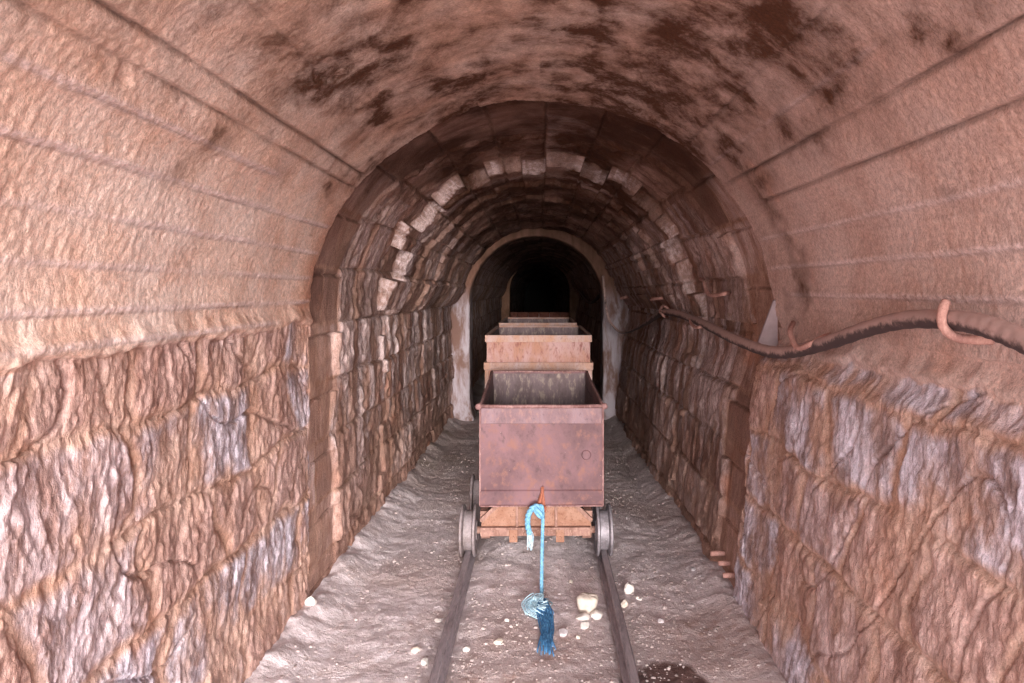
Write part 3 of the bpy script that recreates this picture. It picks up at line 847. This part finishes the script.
def f3_(k):
    x = .028 + U_(-.02, .014); y = 2.98 + U_(-.04, .04); a = U_(-.25, .25)
    return [(x, y, .012), (x + a * .05, y - .04, .012 + U_(0, .01)), (x + a * .12, y - .09 - U_(0, .05), .004)]
fibres(95, M_fray, f1_, 'frayed_tail', 'deep blue unravelled fibres')
fibres(70, M_pale, f2_, 'fibre_clump', 'pale blue tangled fibres')
fibres(40, M_fray, f3_, 'fibre_tip', 'dark blue splayed fibre ends')

# ------------------------------------------------------------------ hose, hooks, pegs
def on(px, py, X): 
    s = (px - 540) / X
    return Vector((X, 683 / s, 1.5 - (py - 290) / s))
hp = [(1290, 455, .985), (1150, 395, .99), (1060, 357, 1.0), (1015, 337, 1.01), (985, 326, 1.015), (955, 320.5, 1.02), (910, 319.5, 1.025), (870, 328, 1.025), (830, 342, 1.02), (800, 350, 1.01), (780, 352.5, 1.0), (760, 349, .985),
      (730, 337, .975), (700, 322, .97), (680, 314.5, .965), (665, 312, .955), (655, 317, .95), (640, 327, .935), (622, 332.5, .86), (611, 323, .775), (606.5, 310, .735), (604.5, 292, .715), (603, 276, .71)]
def hose_pt(i): return on(*hp[i])
path = [on(*p) for p in hp]
# keep the hose clear of the built wall
for p in path:
    if p.y < 7.0:
        lim = wall_x(p.z, p.y) - .024
        if p.x > lim:
            k = lim / p.x; p.x = lim; p.y *= k; p.z = 1.5 + (p.z - 1.5) * k
smo = catmull(path, 10)
rad = [(  .0255 if p.y < 5.6 else max(.0135,   .0255 - (p.y - 5.6) * .012)) * (1 + .04 * math.sin(i * 1.7)) for i, p in enumerate(smo)]
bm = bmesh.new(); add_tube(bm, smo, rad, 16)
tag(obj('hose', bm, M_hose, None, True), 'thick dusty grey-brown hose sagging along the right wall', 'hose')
hp2 = [(604.8, 283, .97), (601, 293, .95), (595, 300, .93), (589, 302, .91), (583, 296, .90), (579, 290, .90)]
bm = bmesh.new(); add_tube(bm, catmull([on(*p) for p in hp2], 8), .03, 10)
tag(obj('cable', bm, M_hose, None, True), 'short loop of cable hanging in the dark beyond the concrete arch', 'cable')

def hook(name, pts, r, label, group='iron hooks and pegs in the right wall', cat='hook', mat=None):
    bm = bmesh.new(); add_tube(bm, catmull(pts, 6), r, 10, jit=.06)
    tag(obj(name, bm, mat or M_peg, None, True), label, cat, group)
def near(px, py, X): return on(px, py, X)
# 1: hook gripping the hose near the camera
h = on(955, 320.5, path[5].x)
hook('wall_hook', [h + Vector((-.016, .010, .046)), h + Vector((-.028, .002, .028)), h + Vector((-.038, -.008, .002)), h + Vector((-.033, -.016, -.022)), h + Vector((-.010, -.022, -.040)), h + Vector((.03, -.024, -.046)), h + Vector((.09, -.024, -.046))], .0115,
     'stout pink-dusted iron hook holding the hose nearest the camera')
wx0 = wall_x(1.25, 2.7)
def hk3(pts, r, label, cat='hook', name='wall_hook'):
    hook(name, [on(a, b, c) for a, b, c in pts], r, label, 'iron hooks and pegs in the right wall', cat)
hk3([(793, 323, 1.09), (790, 331, 1.0), (793, 341, .985), (799, 348, .98), (811, 344, .995), (822, 338, 1.03), (830, 335, 1.09)], .0105, 'bent iron hook cradling the hose beside the grey plate')
hk3([(700, 279, 1.07), (704, 281, .98), (706, 290, .965), (710, 295, .96), (718, 295, .965), (725, 293.5, .985), (729, 293, 1.07)], .011, 'L-shaped iron hook high on the right wall, holding nothing')
hk3([(690, 313, 1.05), (690, 317, .965), (691, 323, .94), (695, 327, .935), (701, 327, .95), (705, 326, 1.04)], .0095, 'small iron hook under the hose in the middle of the right wall')
hk3([(668, 298, 1.08), (664, 298, .99), (658, 298.5, .94), (651, 299.5, .90)], .014, 'reddish stub of iron just above the top of the hose bend', 'peg', 'wall_peg')
hk3([(668, 317, 1.06), (664, 316, .94), (660, 311, .93), (663, 306, .935), (668, 309, .96), (670, 314, 1.05)], .011, 'wire tie holding the hose at its highest far bend', 'tie', 'hose_tie')
hk3([(630, 296, 1.05), (627, 297, .94), (621, 298, .88)], .018, 'iron stub beside the right pier of the concrete arch', 'peg', 'wall_peg')
# three pegs low by the ground
for px0, px1, py, lab in ((710.5, 723, 553.5, 'short iron peg low on the right wall, uppermost and farthest of three'),
                          (718.5, 730, 563.5, 'short iron peg low on the right wall, middle of three'),
                          (725, 740, 575.5, 'short iron peg low on the right wall, lowest and nearest of three')):
    yy = {553.5: 3.52, 563.5: 3.42, 575.5: 3.33}[py]
    s = S_(yy); z = 1.5 - (py - 290) / s
    xw = wall_x(z, yy); x0 = min((px0 - 540) / s, xw - .055)
    bm = bmesh.new(); add_tube(bm, [(x0, yy, z), ((x0 + xw) / 2, yy, z + .001), (xw + .06, yy, z + .002)], .013, 10, jit=.05)
    tag(obj('wall_peg', bm, M_peg, None, True), lab, 'peg', 'three iron pegs low on the right wall')

# grey sheet wedged behind the plaster edge
pl_ = [(777, 306, 1.075), (757, 350, 1.005), (788, 356, 1.03), (790, 318, 1.09)]
vv = []
bm = bmesh.new()
q0 = [(774, 300), (756, 349), (798, 357), (806, 330), (796, 300)]
for dx in (0, .02):
    for px, py in q0:
        s = 683 / 3.17
        vv.append(bm.verts.new(((px - 540) / s, 3.17 + dx + (0 if px < 780 else .0), 1.5 - (py - 290) / s)))
n5_ = len(q0)
bm.faces.new(vv[:n5_]); bm.faces.new(vv[n5_:][::-1])
for k in range(n5_): bm.faces.new((vv[k], vv[(k + 1) % n5_], vv[n5_ + (k + 1) % n5_], vv[n5_ + k]))
bevel(tag(obj('grey_plate', bm, M_plate), 'smooth grey slanting plate wedged behind the broken plaster edge above the hose', 'plate'), .003)

# ------------------------------------------------------------------ stones
def stone(name, loc, size, mat, label, group=None, seed=0, cat='stone', cup=False):
    rnd_ = random.Random(seed)
    bm = bmesh.new(); bmesh.ops.create_icosphere(bm, subdivisions=4 if max(size) > .04 else 3, radius=1)
    pl = [(Vector((rnd_.gauss(0, 1), rnd_.gauss(0, 1), rnd_.gauss(0, 1))).normalized(), rnd_.uniform(.62, .9)) for _ in range(11)]
    from mathutils import noise as mn
    for v in bm.verts:
        for nrm, d in pl:
            k = v.co.dot(nrm)
            if k > d: v.co -= nrm * (k - d) * .9
        v.co *= 1 + .06 * mn.noise(v.co * 2.3 + Vector((seed, 0, 0))) + .03 * mn.noise(v.co * 7)
        v.co = Vector((v.co.x * size[0], v.co.y * size[1], v.co.z * size[2]))
    o = obj(name, bm, mat, None, True)
    o.location = loc; o.rotation_euler = (0, 0, rnd_.uniform(0, 6))
    m = o.modifiers.new('Edge', 'EDGE_SPLIT'); m.split_angle = .5
    tag(o, label, cat, group); return o
def ground_at(px, py):
    y = 683 * 1.5 / (py - 290)
    for _ in range(3):
        x = (px - 540) / S_(y); y = 683 * (1.5 - gz(x, y)) / (py - 290)
    return x, y, gz(x, y)
# weathered stone standing on chalk debris: hollowed drum
x, y, z = ground_at(587.5, 612)
bm = bmesh.new(); seg = 40; rings = []
prof = [(.026, .0), (.038, .006), (.042, .03), (.047, .052), (.049, .064), (.046, .072), (.040, .077), (.030, .080), (.016, .081), (.004, .081)]
from mathutils import noise as mn
for r_, z_ in prof:
    ring = []
    for k in range(seg):
        a = 2 * PI * k / seg; nz_ = mn.noise(Vector((math.cos(a) * 1.6, math.sin(a) * 1.6, z_ * 22)))
        bite = .008 * max(0, math.cos(a + PI / 2 - .55)) ** 10 * (1 if z_ < .04 else .2) + .008 * max(0, math.cos(a + PI / 2 + .5)) ** 12 * (1 if z_ < .03 else .1)
        rr = r_ * (1 + .16 * nz_) - bite
        ring.append(bm.verts.new((math.cos(a) * rr * 1.08, math.sin(a) * rr * .9, z_ + .004 * nz_)))
    rings.append(ring)
for i in range(len(rings) - 1):
    for k in range(seg): bm.faces.new((rings[i][k], rings[i][(k + 1) % seg], rings[i + 1][(k + 1) % seg], rings[i + 1][k]))
bm.faces.new(rings[0][::-1]); bm.faces.new(rings[-1])
o = obj('weathered_stone', bm, M_cream, None, True); o.location = (x, y, z - .002)
tag(o, 'cream weathered block of stone between the rails, largest stone on the ground', 'stone')
for i, (px, py, sx, lab) in enumerate(((583, 620, .036, 'left piece of white chalk below the cream stone'), (596, 617, .036, 'right piece of white chalk below the cream stone'), (585, 627, .028, 'lowest piece of white chalk below the cream stone'))):
    x, y, z = ground_at(px, py)
    stone('chalk_lump', (x, y, z + sx * .3), (sx, sx * .8, sx * .55), M_white, lab, 'white chalk lumps below the cream stone', 40 + i)
big = [(629, 592, .030, M_white, 'white angular stone just right of the right rail, brightest there', 1.0),
       (637, 598.5, .012, M_white, 'small white chip beside the white angular stone right of the track', .7),
       (640, 599.5, .014, M_white, 'flat pale chip right of the white angular stone', .4),
       (624, 606, .024, M_cream, 'cream stone touching the right side of the right rail', .9),
       (661, 622, .019, M_greys, 'lone grey round stone out on the ground right of the track', .6),
       (563, 634, .026, M_greys, 'grey-white stone between the blue rope tail and the chalk lumps', .6),
       (578, 638, .012, M_cream, 'small cream pebble in front of the chalk lumps', .8),
       (571, 583, .012, M_cream, 'small cream pebble between the rope and the right rail, nearest the cart', .9),
       (498.5, 643, .024, M_cream, 'pinkish cream stone left of the rope tail', .55),
       (466.5, 650, .018, M_white, 'small white stone close to the left rail inside the track', .7),
       (507, 621, .012, M_white, 'tiny white pebble left of the pale rope clump', .7),
       (415, 651, .022, M_cream, 'pale stone left of the left rail near the frame bottom', .6),
       (425, 664, .020, M_white, 'white stone nearest the bottom beside the left rail', .8),
       (438, 621, .018, M_white, 'flat white stone left of the left rail', .4),
       (693, 570, .016, M_greys, 'small grey stone on the ground left of the wall pegs', .6),
       (311, 604, .030, M_white, 'white lump at the foot of the left wall corner', .9)]
for i, (px, py, sx, m, lab, fl) in enumerate(big):
    x, y, z = ground_at(px, py)
    stone('stone', (x, y, z + sx * fl * .45), (sx, sx * .85, sx * fl), m, lab, 'loose stones on the ground', 70 + i)
# gravel: uncountable chips and grit
def gravel():
    rs = np.random.RandomState(5)
    N = 9000
    ico = bmesh.new(); bmesh.ops.create_icosphere(ico, subdivisions=1, radius=1)
    iv = np.array([v.co[:] for v in ico.verts]); jf = np.array([[v.index for v in f.verts] for f in ico.faces]); ico.free()
    yy = 2.2 + 4.2 * rs.rand(N) ** 1.6; xx = rs.uniform(-1.0, .86, N)
    keep = (np.abs(xx - RLX) > .04) & (np.abs(xx - RRX) > .04)
    dens = fbm(xx * 2.2, yy * 1.8, 301, 3) + .25 * (np.abs(xx + .02) < .36) + .35 * (np.abs(xx - RRX - .06) < .06)
    keep &= dens + rs.uniform(-.35, .35, N) > -.05
    xx = xx[keep]; yy = yy[keep]; n = len(xx)
    r = .0016 + .0055 * rs.rand(n) ** 7 + .0018 * rs.rand(n)
    hh_ = floor_h(xx, yy)
    V = iv[None] * (1 + .35 * rs.uniform(-1, 1, (n, len(iv), 1)))
    V = V * (r[:, None, None] * np.stack([np.ones(n) * 1.2, rs.uniform(.8, 1.3, n), rs.uniform(.5, .9, n)], -1)[:, None, :])
    V = V + np.stack([xx, yy, hh_ + r * .35], -1)[:, None, :]
    F = jf[None] + (np.arange(n) * len(iv))[:, None, None]
    me = bpy.data.meshes.new('gravel'); me.from_pydata(V.reshape(-1, 3).tolist(), [], F.reshape(-1, 3).tolist()); me.update()
    return me
o = obj('gravel', gravel(), M_grav)
tag(o, 'pale gravel and grit strewn over the dusty ground along the track', 'gravel', kind='stuff')

# ------------------------------------------------------------------ light: daylight from the mouth behind the camera, plus an added fill sun
w = bpy.data.worlds.new('sky'); bpy.context.scene.world = w; w.use_nodes = True
nt = w.node_tree; nt.nodes.clear()
out = nt.nodes.new('ShaderNodeOutputWorld'); bg = nt.nodes.new('ShaderNodeBackground')
tc = nt.nodes.new('ShaderNodeTexCoord'); sep = nt.nodes.new('ShaderNodeSeparateXYZ'); rp = nt.nodes.new('ShaderNodeValToRGB')
nt.links.new(tc.outputs['Generated'], sep.inputs[0]); nt.links.new(sep.outputs[2], rp.inputs[0])
rp.color_ramp.elements[0].position = 0; rp.color_ramp.elements[0].color = (.98, .97, .98, 1)
rp.color_ramp.elements[1].position = .6; rp.color_ramp.elements[1].color = (.82, .90, 1.0, 1)
nt.links.new(rp.outputs[0], bg.inputs[0]); nt.links.new(bg.outputs[0], out.inputs[0])
bg.inputs[1].default_value = 7.2
pa = bpy.data.lights.new('mouth_portal', 'AREA'); pa.shape = 'RECTANGLE'; pa.size = 2.4; pa.size_y = 2.7
pa.cycles.is_portal = True
po = bpy.data.objects.new('mouth_portal', pa); C.objects.link(po); po.location = (0, -.52, 1.2); po.rotation_euler = (PI / 2, 0, 0)
sl = bpy.data.lights.new('hazy_sun', 'SUN'); sl.energy = 6.3; sl.angle = math.radians(34); sl.color = (1, .97, .97)
so = bpy.data.objects.new('hazy_sun', sl); C.objects.link(so)
so.rotation_euler = (math.radians(90 - 12), 0, math.radians(11))

s2 = bpy.data.lights.new('deep_fill_sun', 'SUN'); s2.energy = 3.4; s2.angle = math.radians(11); s2.color = (1, .93, .88)  # added second sun, pushes extra light deep into the tunnel
o2 = bpy.data.objects.new('deep_fill_sun', s2); C.objects.link(o2)
o2.rotation_euler = (math.radians(90 - 4.5), 0, math.radians(4))

# ------------------------------------------------------------------ camera
cd = bpy.data.cameras.new('camera'); cam = bpy.data.objects.new('camera', cd); C.objects.link(cam)
cam.location = (0, 0, 1.5); cam.rotation_euler = (PI / 2, 0, 0)
cd.sensor_width = 36; cd.lens = 683 / 1024 * 36
cd.shift_x = -28 / 1024; cd.shift_y = -51.5 / 1024
cd.clip_start = .05; cd.clip_end = 200
sc = bpy.context.scene
sc.camera = cam
sc.view_settings.view_transform = 'Standard'; sc.view_settings.look = 'None'
sc.view_settings.gamma = 1; sc.view_settings.use_curve_mapping = False
sc.view_settings.exposure = 0.0
sc.cycles.max_bounces = 8; sc.cycles.diffuse_bounces = 6
sc.cycles.use_denoising = True
sc.cycles.denoising_input_passes = 'RGB_ALBEDO_NORMAL'; sc.cycles.denoising_prefilter = 'NONE'
